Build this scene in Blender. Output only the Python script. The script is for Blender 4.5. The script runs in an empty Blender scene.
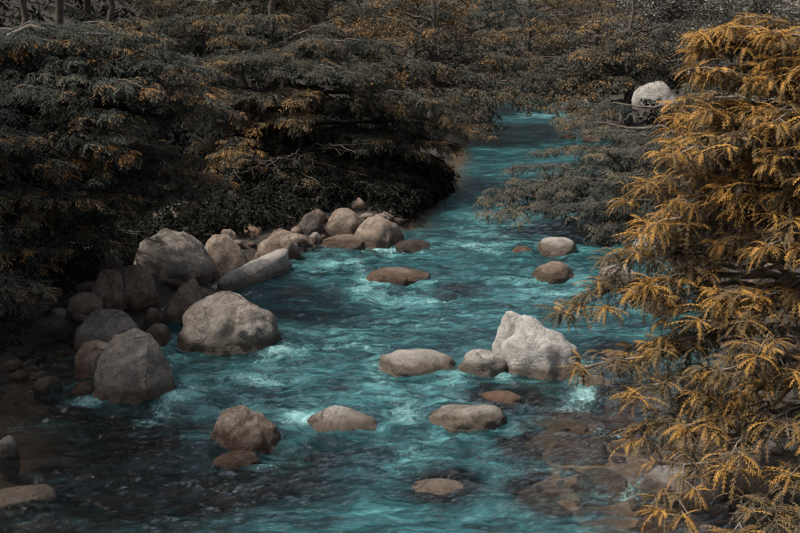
import bpy, bmesh, math, random
import numpy as np
from mathutils import Vector, Matrix

# ------------------------------------------------------------------ camera, sky, sun, exposure
S = bpy.context.scene
COL = S.collection
CAM_H, PITCH, FPX = 6.0, math.radians(15.0), 1099.0
cam = bpy.data.cameras.new('camera'); cam.sensor_width = 36.0; cam.lens = FPX/800*36
cam.clip_end = 2000
co = bpy.data.objects.new('camera', cam); COL.objects.link(co)
co.location = (0, 0, CAM_H); co.rotation_euler = (math.radians(90)-PITCH, 0, 0)
S.camera = co
SUN = Vector((-0.50, -0.06, 0.86)).normalized()             # towards the sun
W = bpy.data.worlds.new('World'); S.world = W; W.use_nodes = True
wn = W.node_tree; bg = wn.nodes['Background']
sky = wn.nodes.new('ShaderNodeTexSky'); sky.sky_type = 'NISHITA'; sky.sun_disc = False
sky.sun_elevation = math.asin(SUN.z); sky.sun_rotation = math.atan2(SUN.x, SUN.y)
sky.dust_density = 4.0; sky.air_density = 1.0
hs = wn.nodes.new('ShaderNodeHueSaturation'); hs.inputs['Saturation'].default_value = .45       # thin cloud greys the blue
wn.links.new(sky.outputs[0], hs.inputs['Color']); wn.links.new(hs.outputs[0], bg.inputs[0]); bg.inputs[1].default_value = 0.085
sl = bpy.data.lights.new('sun', 'SUN'); sl.energy = 3.4; sl.angle = math.radians(5); sl.color = (1, .93, .84)
so = bpy.data.objects.new('sun', sl); COL.objects.link(so)
so.rotation_euler = SUN.to_track_quat('Z', 'Y').to_euler()
S.view_settings.view_transform = 'Standard'; S.view_settings.look = 'None'
S.view_settings.gamma = 1; S.view_settings.use_curve_mapping = False
S.view_settings.exposure = 0.66
S.render.engine = 'CYCLES'
S.cycles.use_denoising = True; S.cycles.max_bounces = 3; S.cycles.transparent_max_bounces = 4
S.cycles.use_adaptive_sampling = True; S.cycles.adaptive_threshold = .04
S.cycles.sample_clamp_direct = 6; S.cycles.sample_clamp_indirect = 4
S.cycles.diffuse_bounces = 1; S.cycles.glossy_bounces = 1; S.cycles.caustics_reflective = False; S.cycles.caustics_refractive = False

rng = np.random.default_rng(11); random.seed(11)

# ------------------------------------------------------------------ pixels of the photograph -> directions
CP, SP_ = math.cos(PITCH), math.sin(PITCH)
def ray(px, py):
    u, v = (px-400)/FPX, (266.5-py)/FPX
    return np.array([u, CP+v*SP_, -SP_+v*CP])
def ground_at(px, py, z=0.0):
    r = ray(px, py); t = (z-CAM_H)/r[2]
    return np.array([r[0]*t, r[1]*t, z])
def at(px, py, y):
    r = ray(px, py); t = y/r[1]
    return np.array([r[0]*t, y, CAM_H+r[2]*t])
def project(P):
    d = P-np.array([0, 0, CAM_H])
    fw = d[:, 1]*CP-d[:, 2]*SP_; up = d[:, 1]*SP_+d[:, 2]*CP
    return 400+FPX*d[:, 0]/fw, 266.5-FPX*up/fw

# ------------------------------------------------------------------ noise
_p = rng.permutation(256); _p = np.concatenate([_p, _p, _p])
_g = rng.normal(size=(256, 3)); _g /= np.linalg.norm(_g, axis=1)[:, None]
def pn(x, y, z=0.0):
    x, y, z = np.broadcast_arrays(np.asarray(x, float), np.asarray(y, float), np.asarray(z, float))
    xi, yi, zi = np.floor(x).astype(int), np.floor(y).astype(int), np.floor(z).astype(int)
    xf, yf, zf = x-xi, y-yi, z-zi
    u, v, w = [t*t*t*(t*(t*6-15)+10) for t in (xf, yf, zf)]
    xi &= 255; yi &= 255; zi &= 255
    def gr(a, b, c):
        g = _g[_p[_p[_p[(xi+a) & 255]+((yi+b) & 255)]+((zi+c) & 255)]]
        return g[..., 0]*(xf-a)+g[..., 1]*(yf-b)+g[..., 2]*(zf-c)
    L = lambda a, b, t: a+t*(b-a)
    x00 = L(gr(0, 0, 0), gr(1, 0, 0), u); x10 = L(gr(0, 1, 0), gr(1, 1, 0), u)
    x01 = L(gr(0, 0, 1), gr(1, 0, 1), u); x11 = L(gr(0, 1, 1), gr(1, 1, 1), u)
    return L(L(x00, x10, v), L(x01, x11, v), w)*1.5
def fbm(x, y, z=0.0, o=4, g=.5):
    s, a, f = 0, 1, 1
    for i in range(o):
        s = s+a*pn(x*f+i*17.3, y*f+i*9.1, z*f+i*4.7); a *= g; f *= 2.03
    return s
def sstep(a, b, x):
    t = np.clip((x-a)/(b-a), 0, 1); return t*t*(3-2*t)

# ------------------------------------------------------------------ river plan (edges read off the photograph on the water plane)
LE = [(700, -160), (533, -90), (450, -30), (400, -5), (345, 50), (320, 110), (300, 160), (270, 222), (250, 268), (240, 330), (226, 400), (190, 438), (150, 455), (125, 468), (110, 480), (100, 484)]
RE = [(700, 690), (533, 728), (490, 712), (440, 742), (400, 765), (350, 742), (300, 722), (250, 672), (236, 642), (200, 640), (150, 622), (125, 614), (110, 604), (100, 596)]
def edge(T):
    p = np.array([ground_at(b, a)[:2] for a, b in T]); return p[:, 1], p[:, 0]
ly, lx = edge(LE); ry_, rx_ = edge(RE)
def xl(y): return np.interp(y, ly, lx)-np.maximum(y-ly[-1], 0)*0.05
def xr(y): return np.interp(y, ry_, rx_)-np.maximum(y-ry_[-1], 0)*0.25
def xc(y): return .5*(xl(y)+xr(y))
def shallow(x, y):
    """0 deep channel .. 1 shallows: the gravel shelf by the right bank downstream, the left margin."""
    w = xr(y)-xl(y); a = (x-xl(y))/w
    right = sstep(.56, .80, a)*sstep(19.5, 15, y)
    return np.clip(right, 0, 1)
def ground_z(x, y):
    x = np.asarray(x, float); y = np.asarray(y, float)
    dl = xl(y)-x; dr = x-xr(y)
    d = np.maximum(dl, dr)
    n = fbm(x*.35, y*.35, 3.1, 4)
    out = np.where(dl > dr, .14*np.minimum(np.maximum(d, 0), 5)+.30*np.maximum(d-5, 0), .12*np.minimum(np.maximum(d, 0), 4)+.28*np.maximum(d-4, 0))
    out = np.minimum(out, 11+0*out)+np.where(d > 0, .12*n*np.minimum(d, 2), 0)
    dep = .18+.75*sstep(0, 2.2, -d)
    dep = dep*(1-.62*shallow(x, y))
    bed = -dep+.10*n
    zz = np.where(d > 0, out-.18*sstep(.6, 0, d)+.06, bed*sstep(-.05, .25, -d)-.05)
    far = sstep(70, 110, y)*9
    return zz+far

# ------------------------------------------------------------------ helpers
def mesh_from(name, V, Q, mat, parent=None, attrs=None, smooth=False):
    V = np.ascontiguousarray(V, np.float32); Q = np.ascontiguousarray(Q, np.int32)
    me = bpy.data.meshes.new(name); k = Q.shape[1]
    me.vertices.add(len(V)); me.vertices.foreach_set('co', V.ravel())
    me.loops.add(Q.size); me.loops.foreach_set('vertex_index', Q.ravel())
    me.polygons.add(len(Q)); me.polygons.foreach_set('loop_start', np.arange(0, Q.size, k, dtype=np.int32))
    if smooth: me.polygons.foreach_set('use_smooth', np.ones(len(Q), bool))
    me.update(calc_edges=True)
    for a, v in (attrs or {}).items():
        at_ = me.attributes.new(a, 'FLOAT', 'POINT'); at_.data.foreach_set('value', np.ascontiguousarray(v, np.float32))
    me.materials.append(mat)
    o = bpy.data.objects.new(name, me); COL.objects.link(o)
    if parent: o.parent = parent
    return o
def tag(o, label=None, cat=None, group=None, kind=None):
    if label: o['label'] = label
    if cat: o['category'] = cat
    if group: o['group'] = group
    if kind: o['kind'] = kind
    return o
def empty(name, loc):
    o = bpy.data.objects.new(name, None); COL.objects.link(o); o.location = loc; o.empty_display_size = .2
    return o
class Buf:
    def __init__(s): s.v = []; s.q = []; s.n = 0; s.a = []
    def add(s, V, Q, *a):
        s.v.append(V); s.q.append(Q+s.n); s.n += len(V); s.a.append(a)
    def arrays(s): return np.concatenate(s.v), np.concatenate(s.q)
    def attr(s, i): return np.concatenate([a[i] for a in s.a])
def tube(buf, P, R, sides=5):
    P = np.asarray(P, float); n = len(P)
    T = np.gradient(P, axis=0); T /= np.linalg.norm(T, axis=1)[:, None]+1e-9
    ref = np.array([0, 0, 1.]) if abs(T[0, 2]) < .9 else np.array([1., 0, 0])
    A = np.cross(T, ref); A /= np.linalg.norm(A, axis=1)[:, None]+1e-9
    B = np.cross(T, A)
    th = np.arange(sides)*2*math.pi/sides
    V = P[:, None]+np.asarray(R)[:, None, None]*(A[:, None]*np.cos(th)[None, :, None]+B[:, None]*np.sin(th)[None, :, None])
    i = np.arange(n-1)[:, None]*sides; j = np.arange(sides)[None]; j2 = (j+1) % sides
    Q = np.stack([i+j, i+j2, i+sides+j2, i+sides+j], -1).reshape(-1, 4)
    buf.add(V.reshape(-1, 3), Q)

class NT:
    """tiny node-tree writer"""
    def __init__(s, name):
        s.m = bpy.data.materials.new(name); s.m.use_nodes = True; s.t = s.m.node_tree; s.t.nodes.clear()
        s.out = s.t.nodes.new('ShaderNodeOutputMaterial')
    def n(s, typ, **kw):
        x = s.t.nodes.new('ShaderNode'+typ)
        for k, v in kw.items():
            if k[0] == '_': setattr(x, k[1:], v)
            else:
                key = int(k[1:]) if k[0] == 'i' and k[1:].isdigit() else k.replace('__', ' ')
                if hasattr(v, 'is_output') or isinstance(v, bpy.types.NodeSocket): s.t.links.new(v, x.inputs[key])
                else: x.inputs[key].default_value = v
        return x
    def math(s, op, a, b=0.0, clamp=False):
        return s.n('Math', _operation=op, _use_clamp=clamp, i0=a, i1=b).outputs[0]
    def mix(s, f, a, b, mode='MIX'):
        x = s.n('MixRGB', _blend_type=mode, i0=f, i1=a, i2=b); return x.outputs[0]
    def noise(s, scale, detail=4, rough=.55, vec=None, dist=0):
        kw = dict(Scale=scale, Detail=detail, Roughness=rough, Distortion=dist)
        if vec is not None: kw['Vector'] = vec
        return s.n('TexNoise', **kw).outputs[0]
    def ramp(s, f, a, b):
        return s.n('MapRange', _clamp=True, i0=f, i1=a, i2=b, i3=0.0, i4=1.0).outputs[0]
    def attr(s, name): return s.n('Attribute', _attribute_name=name).outputs['Fac']
    def end(s, sh): s.t.links.new(sh, s.out.inputs[0]); return s.m
def c4(c): return (c[0], c[1], c[2], 1)

# ------------------------------------------------------------------ materials
def rock_mat(name, c1, c2, c3, lichen=.35, wet=.15):
    N = NT(name); tc = N.n('TexCoord').outputs['Object']; geo = N.n('NewGeometry').outputs['Position']
    big = N.noise(1.3, 4, .65, geo, .5); med = N.noise(5.5, 8, .72, geo, .8); fine = N.noise(38, 4, .75, geo)
    col = N.mix(N.ramp(big, .40, .62), c4(c1), c4(c2))
    col = N.mix(N.ramp(med, .46, .66), col, c4(c3))
    li = N.math('MULTIPLY', N.ramp(N.noise(8.5, 6, .75, geo, .3), .54, .60), lichen)
    col = N.mix(li, col, (.46, .45, .43, 1))
    dk = N.math('MULTIPLY', N.ramp(N.noise(3.1, 7, .78, geo, 1.2), .52, .64), .62)
    col = N.mix(dk, col, (.055, .045, .038, 1))
    vor = N.n('TexVoronoi', _feature='DISTANCE_TO_EDGE', Scale=1.5, Vector=N.mix(.12, geo, N.n('TexNoise', Scale=2.2, Detail=4.0, Vector=geo).outputs[1])).outputs['Distance']
    crack = N.math('MULTIPLY', N.math('SUBTRACT', 1.0, N.ramp(vor, 0.0, .012)), N.ramp(N.noise(.8, 2, .5, geo), .52, .62))
    col = N.mix(N.math('MULTIPLY', crack, .5), col, (.05, .04, .035, 1))
    col = N.mix(N.math('MULTIPLY', N.ramp(fine, .35, .75), .45), col, N.mix(1.0, col, (.55, .55, .55, 1), 'MULTIPLY'))
    sep = N.n('SeparateXYZ', i0=geo).outputs[2]
    zz = N.math('ADD', sep, N.math('MULTIPLY', N.math('SUBTRACT', N.noise(3.0, 3, .6, geo), .5), -.20))
    wetm = N.math('SUBTRACT', 1.0, N.ramp(zz, wet*.6, wet*1.6+.02))
    col = N.mix(N.math('MULTIPLY', wetm, .9), col, N.mix(1.0, col, (.34, .27, .22, 1), 'MULTIPLY'))
    rough = N.math('SUBTRACT', .88, N.math('MULTIPLY', wetm, .55))
    hgt = N.math('ADD', N.math('MULTIPLY', med, 1.0), N.math('MULTIPLY', fine, .30))
    hgt = N.math('SUBTRACT', hgt, N.math('MULTIPLY', crack, .5))
    b = N.n('Bump', Strength=1.0, Distance=.09, Height=hgt).outputs[0]
    P = N.n('BsdfPrincipled', i0=col, Roughness=rough, Normal=b)
    P.inputs['Specular IOR Level'].default_value = .3
    return N.end(P.outputs[0])
ROCK = {
 'grey': rock_mat('grey_granite', (.21, .185, .16), (.32, .26, .21), (.38, .35, .315), .5),
 'brown': rock_mat('brown_granite', (.19, .125, .085), (.28, .21, .16), (.35, .30, .255), .35),
 'pale': rock_mat('pale_granite', (.36, .335, .30), (.43, .40, .36), (.31, .28, .245), .5, .12),
 'white': rock_mat('bleached_granite', (.52, .50, .47), (.60, .57, .53), (.40, .35, .31), .5, .09),
 'rust': rock_mat('rust_stained_granite', (.27, .15, .09), (.33, .22, .16), (.38, .30, .25), .3, .10),
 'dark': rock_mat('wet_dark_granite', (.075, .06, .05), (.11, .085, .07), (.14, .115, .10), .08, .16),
}
def bark_mat(name, a, b):
    N = NT(name); geo = N.n('NewGeometry').outputs['Position']
    n1 = N.noise(14, 5, .7, geo); n2 = N.noise(2.5, 3, .6, geo)
    col = N.mix(N.ramp(n1, .35, .7), c4(a), c4(b)); col = N.mix(N.math('MULTIPLY', N.ramp(n2, .5, .7), .5), col, (.17, .165, .15, 1))
    P = N.n('BsdfPrincipled', i0=col, Roughness=.9, Normal=N.n('Bump', Strength=.7, Distance=.02, Height=n1).outputs[0])
    return N.end(P.outputs[0])
BARK = bark_mat('bark', (.045, .034, .026), (.12, .09, .068)); BARK_PALE = bark_mat('pale_bark', (.13, .10, .08), (.26, .22, .18))
def leaf_mat(name, shaded_col, mid, lit_col, transl=.28):
    N = NT(name); t = N.attr('tint'); r = N.attr('rnd')
    col = N.mix(N.ramp(t, .05, .55), c4(shaded_col), c4(mid)); col = N.mix(N.ramp(t, .5, .95), col, c4(lit_col))  # sunlit and shaded leaf tones painted into the colour along tint
    k = N.n('MapRange', i0=r, i1=0.0, i2=1.0, i3=.62, i4=1.3).outputs[0]
    cc = N.n('CombineXYZ', i0=k, i1=k, i2=k).outputs[0]
    col = N.mix(1.0, col, cc, 'MULTIPLY')
    d = N.n('BsdfDiffuse', i0=col).outputs[0]; tr = N.n('BsdfTranslucent', i0=col).outputs[0]
    s = N.n('MixShader', i0=transl, i1=d, i2=tr).outputs[0]
    return N.end(s)
LEAF = {
 'ochre': leaf_mat('ochre_leaf', (.110, .095, .070), (.20, .132, .060), (.40, .218, .060), .18),
 'slate': leaf_mat('slate_green_leaf', (.062, .072, .066), (.105, .108, .090), (.36, .19, .07)),
 'umber': leaf_mat('umber_leaf', (.060, .064, .056), (.102, .094, .072), (.30, .170, .065)),
 'blue': leaf_mat('blue_grey_leaf', (.064, .072, .066), (.102, .100, .084), (.22, .17, .10)),
 'olive': leaf_mat('dull_olive_leaf', (.072, .070, .056), (.130, .108, .072), (.26, .165, .072)),
 'silver': leaf_mat('silver_grey_leaf', (.075, .078, .070), (.185, .172, .145), (.42, .39, .33), .15),
}
LEAF['shade'] = leaf_mat('shade_dark_leaf', (.013, .016, .014), (.022, .024, .019), (.050, .040, .025), .1)  # near-black leaves, the hollow's shade painted into their colour
def soil_mat():
    N = NT('forest_soil'); geo = N.n('NewGeometry').outputs['Position']
    a = N.noise(.6, 5, .6, geo); b = N.noise(9, 6, .7, geo)
    col = N.mix(N.ramp(a, .4, .6), (.022, .018, .014, 1), (.036, .028, .021, 1))
    col = N.mix(N.ramp(b, .52, .68), col, (.060, .046, .034, 1))
    z = N.n('SeparateXYZ', i0=geo).outputs[2]
    bed = N.math('SUBTRACT', 1.0, N.ramp(N.math('ADD', z, N.math('MULTIPLY', b, -.1)), -.22, -.06))
    v = N.n('TexVoronoi', Scale=5.5, Vector=geo)
    peb = N.mix(.75, (.09, .055, .035, 1), N.n('MixRGB', _blend_type='MULTIPLY', i0=1.0, i1=(.34, .22, .15, 1), i2=N.noise(5.5, 2, .5, geo)).outputs[0])
    peb = N.mix(N.ramp(N.noise(1.1, 4, .6, geo), .4, .65), peb, (.22, .135, .085, 1))
    col = N.mix(bed, col, peb)
    h = N.math('ADD', b, N.math('MULTIPLY', N.math('SUBTRACT', 1.0, v.outputs[0]), .5))
    P = N.n('BsdfPrincipled', i0=col, Roughness=.93, Normal=N.n('Bump', Strength=.75, Distance=.07, Height=h).outputs[0])
    return N.end(P.outputs[0])
SOIL = soil_mat()
def water_mat():
    N = NT('river_water'); geo = N.n('NewGeometry').outputs['Position']
    foam = N.attr('foam'); turb = N.attr('turb')
    mp = N.n('Mapping', i0=geo, Rotation=(0, 0, math.radians(-14)), Scale=(1.0, .62, 1.0)).outputs[0]
    mp2 = N.n('Mapping', i0=geo, Rotation=(0, 0, math.radians(-30)), Scale=(.42, 1.2, 1.0)).outputs[0]
    n1 = N.noise(6.0, 6, .66, mp2, .8); n2 = N.noise(19, 3, .6, mp, .4)
    h = N.math('ADD', N.math('MULTIPLY', n1, 1.0), N.math('MULTIPLY', n2, .16))
    b = N.n('Bump', Strength=.75, Distance=.07, Height=h).outputs[0]
    pat = N.math('ADD', N.math('MULTIPLY', N.noise(3.6, 8, .70, mp2, 1.0), .72), N.math('MULTIPLY', N.noise(.8, 3, .5, mp2, .5), .28))
    deep = N.mix(N.ramp(pat, .42, .64), (.006, .028, .033, 1), (.043, .153, .168, 1))
    deep = N.mix(N.math('MULTIPLY', N.ramp(N.math('ADD', foam, N.math('MULTIPLY', N.math('SUBTRACT', pat, .5), 2.8)), .20, 1.05), .8), deep, (.17, .40, .40, 1))
    body = N.n('BsdfDiffuse', i0=deep, Normal=b).outputs[0]
    clear = N.n('BsdfTransparent', i0=N.mix(N.ramp(N.attr('depth'), .15, .8), (.88, .88, .84, 1), (.30, .36, .34, 1))).outputs[0]
    tt = N.math('ADD', turb, N.math('MULTIPLY', N.math('SUBTRACT', pat, .5), 1.1), True)
    s = N.n('MixShader', i0=tt, i1=clear, i2=body).outputs[0]
    gl = N.n('BsdfGlossy', i0=(.95, .98, 1, 1), Roughness=.08, Normal=b).outputs[0]
    fr = N.n('Fresnel', IOR=1.333, Normal=b).outputs[0]
    s = N.n('MixShader', i0=N.math('MULTIPLY', fr, .9), i1=s, i2=gl).outputs[0]
    lace = N.n('TexVoronoi', _feature='DISTANCE_TO_EDGE', Scale=9.0, Vector=N.mix(.10, mp, N.n('TexNoise', Scale=7.0, Detail=4.0, Vector=mp).outputs[1])).outputs[0]
    lace = N.math('SUBTRACT', 1.0, N.ramp(lace, .0, .16))
    fn = N.noise(8.0, 6, .72, mp, 1.0)
    f = N.math('ADD', foam, N.math('ADD', N.math('MULTIPLY', N.math('SUBTRACT', fn, .5), 1.6), N.math('MULTIPLY', lace, .22)))
    f = N.math('MULTIPLY', N.ramp(f, .50, 1.15), N.ramp(foam, .02, .30))
    fo = N.n('BsdfDiffuse', i0=(.40, .64, .64, 1), Normal=b).outputs[0]
    s = N.n('MixShader', i0=N.math('MULTIPLY', f, .60), i1=s, i2=fo).outputs[0]
    return N.end(s)
WATER = water_mat()

# ------------------------------------------------------------------ ground: one sheet, bed and banks
gx = np.concatenate([np.linspace(-400, -40, 14)[:-1], np.arange(-40, -16, .8), np.arange(-16, 16, .24), np.arange(16, 40, .8), np.linspace(40, 400, 14)])
gy = np.concatenate([np.linspace(-120, 4, 14)[:-1], np.arange(4, 34, .24), np.arange(34, 90, .5), np.linspace(90, 600, 18)])
X, Y = np.meshgrid(gx, gy)
def grid_quads(nx, ny):
    i = np.arange(ny-1)[:, None]*nx+np.arange(nx-1)[None]
    return np.stack([i, i+1, i+nx+1, i+nx], -1).reshape(-1, 4)
GZ = ground_z(X, Y)
tag(mesh_from('ground', np.stack([X, Y, GZ], -1).reshape(-1, 3), grid_quads(len(gx), len(gy)), SOIL, smooth=True), kind='structure')

# ------------------------------------------------------------------ boulders
_ico = {}
def ico(sub):
    if sub not in _ico:
        bm = bmesh.new(); bmesh.ops.create_icosphere(bm, subdivisions=sub, radius=1)
        V = np.array([v.co[:] for v in bm.verts]); F = np.array([[v.index for v in f.verts] for f in bm.faces]); bm.free()
        _ico[sub] = (V, F)
    return _ico[sub]
def hull_planes(pts):
    bm = bmesh.new()
    for p in pts: bm.verts.new(p)
    bmesh.ops.convex_hull(bm, input=bm.verts); bm.normal_update()
    out = [(np.array(f.normal), float(f.normal.dot(f.verts[0].co))) for f in bm.faces]; bm.free()
    return [(n, d) for n, d in out if d > .02]
def skirt(k=1.0): return [(math.cos(a)*k*(1 if z < 0 else .97), math.sin(a)*k*(1 if z < 0 else .97), z) for z in (-.7, .08) for a in np.arange(8)*math.pi/4+.3]
def rock_shape(seed, sub, box=1.0, cuts=4, lump=.14, pts=None, edge_p=11, peak=0.0, flat=1.0, slope=0.0, hard=.004):
    r = np.random.default_rng(seed); V, F = ico(sub); V = V.copy()
    P = np.sign(V)*np.abs(V)**box; P /= (np.abs(P)**2.2).sum(1)[:, None]**(1/2.2)
    o = r.uniform(0, 90, 3)
    P = P*(1+lump*fbm(V[:, 0]*1.1+o[0], V[:, 1]*1.1+o[1], V[:, 2]*1.1+o[2], 2)[:, None])
    if pts is not None:
        acc = 0
        for n, d in hull_planes(list(pts)+skirt()): acc = acc+np.clip((V@n)/d, 0, None)**edge_p
        P = V*(np.maximum(acc, 1e-9)**(-1/edge_p))[:, None]; cuts = 0
    for k in range(cuts):
        n = r.normal(size=3); n[2] = abs(n[2])*.8; n /= np.linalg.norm(n); d = r.uniform(.70, .92)
        e = P@n-d; e = .5*(e+np.sqrt(e*e+hard)); P = P-n*(e*.80)[:, None]
    D = P/np.linalg.norm(P, axis=1)[:, None]
    q = o+7
    nz = .075*fbm(P[:, 0]*2.6+q[0], P[:, 1]*2.6+q[1], P[:, 2]*2.6+q[2], 5, .55)
    cr = np.abs(fbm(P[:, 0]*1.3+q[1], P[:, 1]*1.3+q[2], P[:, 2]*1.9+q[0], 3))
    nz = nz-.03*np.exp(-(cr/.03)**2)
    P = P+D*nz[:, None]
    P[:, :2] *= (1+.22*np.clip(-P[:, 2], 0, .7))[:, None]
    P[:, 2] = np.where(P[:, 2] > 0, np.abs(P[:, 2])**flat, P[:, 2])
    top = np.clip(P[:, 2], 0, 1.2)
    P[:, 0] = P[:, 0]*(1-abs(peak)*.55*top)+peak*.62*top
    P[:, 2] = np.where(P[:, 2] > 0, P[:, 2]*(1-slope*P[:, 0]*.8), P[:, 2])
    return P, F
ROCKS = []          # (x, y, rx, ry, strength) of what stands in the stream, for the wakes
def rock(box_px, label, mat='grey', seed=0, depth=.8, sub=4, yaw=0.0, name='boulder', group=None, wake=1.0, zb=None, sink=0.0, **kw):
    x0, y0, x1, y1 = box_px; cx = .5*(x0+x1)
    P, F = rock_shape(seed*7+3, sub, **kw)
    r_ = ray(cx, y1); t_ = np.linspace(8, 75, 2400)/r_[1]
    pz = CAM_H+r_[2]*t_; gz = np.maximum(0.0, ground_z(r_[0]*t_, r_[1]*t_)-.03)
    z = float(gz[np.argmax(pz <= gz)]) if zb is None else zb
    g = ground_at(cx, y1, z)
    D = math.hypot(np.hypot(g[0], g[1]), CAM_H-z); th = math.atan2(CAM_H-z, np.hypot(g[0], g[1]))
    rx = .5*(x1-x0)*D/FPX; hh = (y1-y0)*D/FPX
    ry = depth*rx; ry = min(ry, .80*hh/(2*math.sin(th)))
    rz = math.sqrt(max((hh-ry*math.sin(th))**2-(ry*math.sin(th))**2, .01*hh*hh))/math.cos(th)
    az = math.atan2(g[0], g[1])
    c_, s_ = math.cos(-az), math.sin(-az)
    cy_, sy_ = math.cos(yaw), math.sin(yaw)
    Py = P.copy(); Py[:, 0] = P[:, 0]*cy_-P[:, 1]*sy_; Py[:, 1] = P[:, 0]*sy_+P[:, 1]*cy_
    ctr = g+np.array([math.sin(az), math.cos(az), 0])*ry; sx, sz = rx, rz
    for _ in range(5):
        L = Py*np.array([sx, ry, sz])
        Wd = np.stack([L[:, 0]*c_-L[:, 1]*s_, L[:, 0]*s_+L[:, 1]*c_, L[:, 2]], 1)
        P3 = Wd+ctr
        m = P3[:, 2] >= z-.01
        u, v = project(P3[m])
        w_ = u.max()-u.min(); sx *= np.clip((x1-x0)/w_, .7, 1.4)
        dd = np.hypot(*(ctr[:2]))
        ctr = ctr+np.array([c_, s_, 0])*(cx-.5*(u.max()+u.min()))*D/FPX
        ctr = ctr+np.array([math.sin(az), math.cos(az), 0])*(v.max()-y1)*D/FPX/math.sin(th)*.7
        sz *= np.clip((y1-y0)/max(v.max()-v.min(), 1), .75, 1.35)
    low = max(.35, .9*sz)
    L = Py*np.array([sx, ry, 1]); L[:, 2] = np.where(Py[:, 2] > 0, Py[:, 2]*sz, Py[:, 2]*low)
    Wd = np.stack([L[:, 0]*c_-L[:, 1]*s_, L[:, 0]*s_+L[:, 1]*c_, L[:, 2]], 1)
    ctr[2] = z-sink-.045
    o = mesh_from(name, Wd, F, ROCK[mat], smooth=True); o.location = ctr
    tag(o, label, 'boulder' if name == 'boulder' else 'stone', group)
    if z < .08: ROCKS.append((ctr[0], ctr[1], sx, ry, wake*min(1, sx*1.3)))
    return o
# --- heap of boulders on the left bank
rock((130, 226, 221, 284), 'broad cracked grey-brown boulder, the largest at the back of the bank heap', 'grey', 1, .8, 5, pts=[(-.72, -.1, .82), (-.35, .3, 1), (.35, .3, .86), (.8, 0, .5), (-.96, 0, .45), (-.1, -.75, .62), (.5, -.7, .4)], edge_p=7)
rock((203, 232, 249, 271), 'pointed brown boulder leaning on the broad cracked boulder', 'brown', 2, .8, peak=-.3)
rock((217, 227, 240, 249), 'small mottled stone wedged behind the pointed brown boulder', 'brown', 3, name='stone')
rock((95, 237, 131, 268), 'jagged grey rock half hidden under the drooping left branches', 'grey', 4, cuts=8, hard=.0006)
rock((84, 266, 127, 308), 'brown wedge rock, left half of the split pair on the bank', 'brown', 5, cuts=8, peak=.15, hard=.0006)
rock((117, 261, 161, 308), 'brown wedge rock with a diagonal split face beside its twin', 'brown', 6, cuts=8, peak=-.2, hard=.0006)
rock((64, 289, 104, 319), 'small rounded dark-brown boulder above the smooth grey dome', 'brown', 7)
rock((28, 313, 73, 340), 'low dim brown boulder in the shade at the water margin', 'dark', 8)
rock((73, 306, 142, 352), 'smooth grey dome-shaped boulder behind the tall double boulder', 'grey', 9, .85, 5, lump=.08, cuts=2)
rock((74, 337, 133, 379), 'brown shoulder rock pressed against the tall grey boulder', 'brown', 10, cuts=4)
rock((93, 325, 176, 401), 'tall grey-brown boulder at the water edge, foremost of the bank heap', 'grey', 11, .8, 5, pts=[(-.30, .1, .96), (.3, .2, 1), (.58, 0, .82), (-.72, -.2, .60), (.88, -.2, .45), (0, -.75, .62), (.4, -.8, .4), (-.5, -.75, .35)], edge_p=10)
rock((140, 321, 172, 343), 'small brown stone tucked between the tall boulder and the big domed one', 'brown', 12, name='stone')
rock((161, 276, 205, 323), 'tapering speckled rock leaning on the big domed grey boulder', 'brown', 13, .8, pts=[(.45, .3, 1), (.62, .2, .9), (.1, 0, .72), (-.35, -.2, .55), (-.85, -.4, .3), (.8, -.2, .5), (.1, -.8, .35)])
rock((143, 305, 161, 324), 'fist-like stone at the foot of the tapering speckled rock', 'brown', 14, name='stone')
rock((177, 288, 283, 352), 'big domed grey boulder with dark wet foot standing in the stream', 'grey', 15, .85, 5, lump=.07, pts=[(-.45, 0, .98), (.1, .2, 1), (-.82, 0, .7), (.5, 0, .82), (.92, 0, .35), (-.1, -.75, .62), (.5, -.7, .42), (-.6, -.7, .5)], edge_p=7)
pa, pb = ground_at(216, 296), ground_at(300, 268); ax_ = pb-pa; ln = np.linalg.norm(ax_); P, F = rock_shape(61, 4, pts=[(-.9, 0, .35), (.2, .2, .75), (.85, .3, 1), (.9, -.3, .9), (-.3, -.5, .6), (.5, -.6, .85), (-.6, .4, .5)], edge_p=12)
P = P*np.array([ln*.5, .38, .48]); ya = math.atan2(ax_[1], ax_[0]); P = np.stack([P[:, 0]*math.cos(ya)-P[:, 1]*math.sin(ya), P[:, 0]*math.sin(ya)+P[:, 1]*math.cos(ya), P[:, 2]], 1)
o = mesh_from('boulder', P, F, ROCK['pale'], smooth=True); o.location = .5*(pa+pb)+np.array([-.15, .30, 0]); tag(o, 'long slanting pale slab lying out into the stream', 'boulder')
rock((257, 232, 301, 259), 'speckled brown boulder with a rounded back near the long slab', 'brown', 17, cuts=5)
rock((253, 246, 277, 262), 'small sharp stone in front of the speckled brown boulder', 'brown', 18, name='stone')
rock((283, 231, 311, 248), 'squarish dim brown stone beside the speckled boulder', 'brown', 19, name='stone', cuts=7)
rock((296, 210, 326, 237), 'round shadowy brown boulder in the back of the far cluster', 'dark', 20)
rock((324, 206, 369, 237), 'lumpy shadowy boulder between the round one and the big brown dome', 'brown', 21, cuts=7, hard=.0006)
rock((319, 232, 371, 247), 'low flat pale-brown boulder lying along the waterline', 'brown', 22, .6, lump=.06)
rock((351, 213, 404, 246), 'big domed brown boulder at the end of the far cluster', 'brown', 23, peak=.12, cuts=4)
rock((394, 237, 431, 250), 'low dark wet rock off the end of the far cluster', 'dark', 24)
rock((307, 230, 323, 245), 'small grey stone behind the low flat boulder', 'grey', 25, name='stone')
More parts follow.
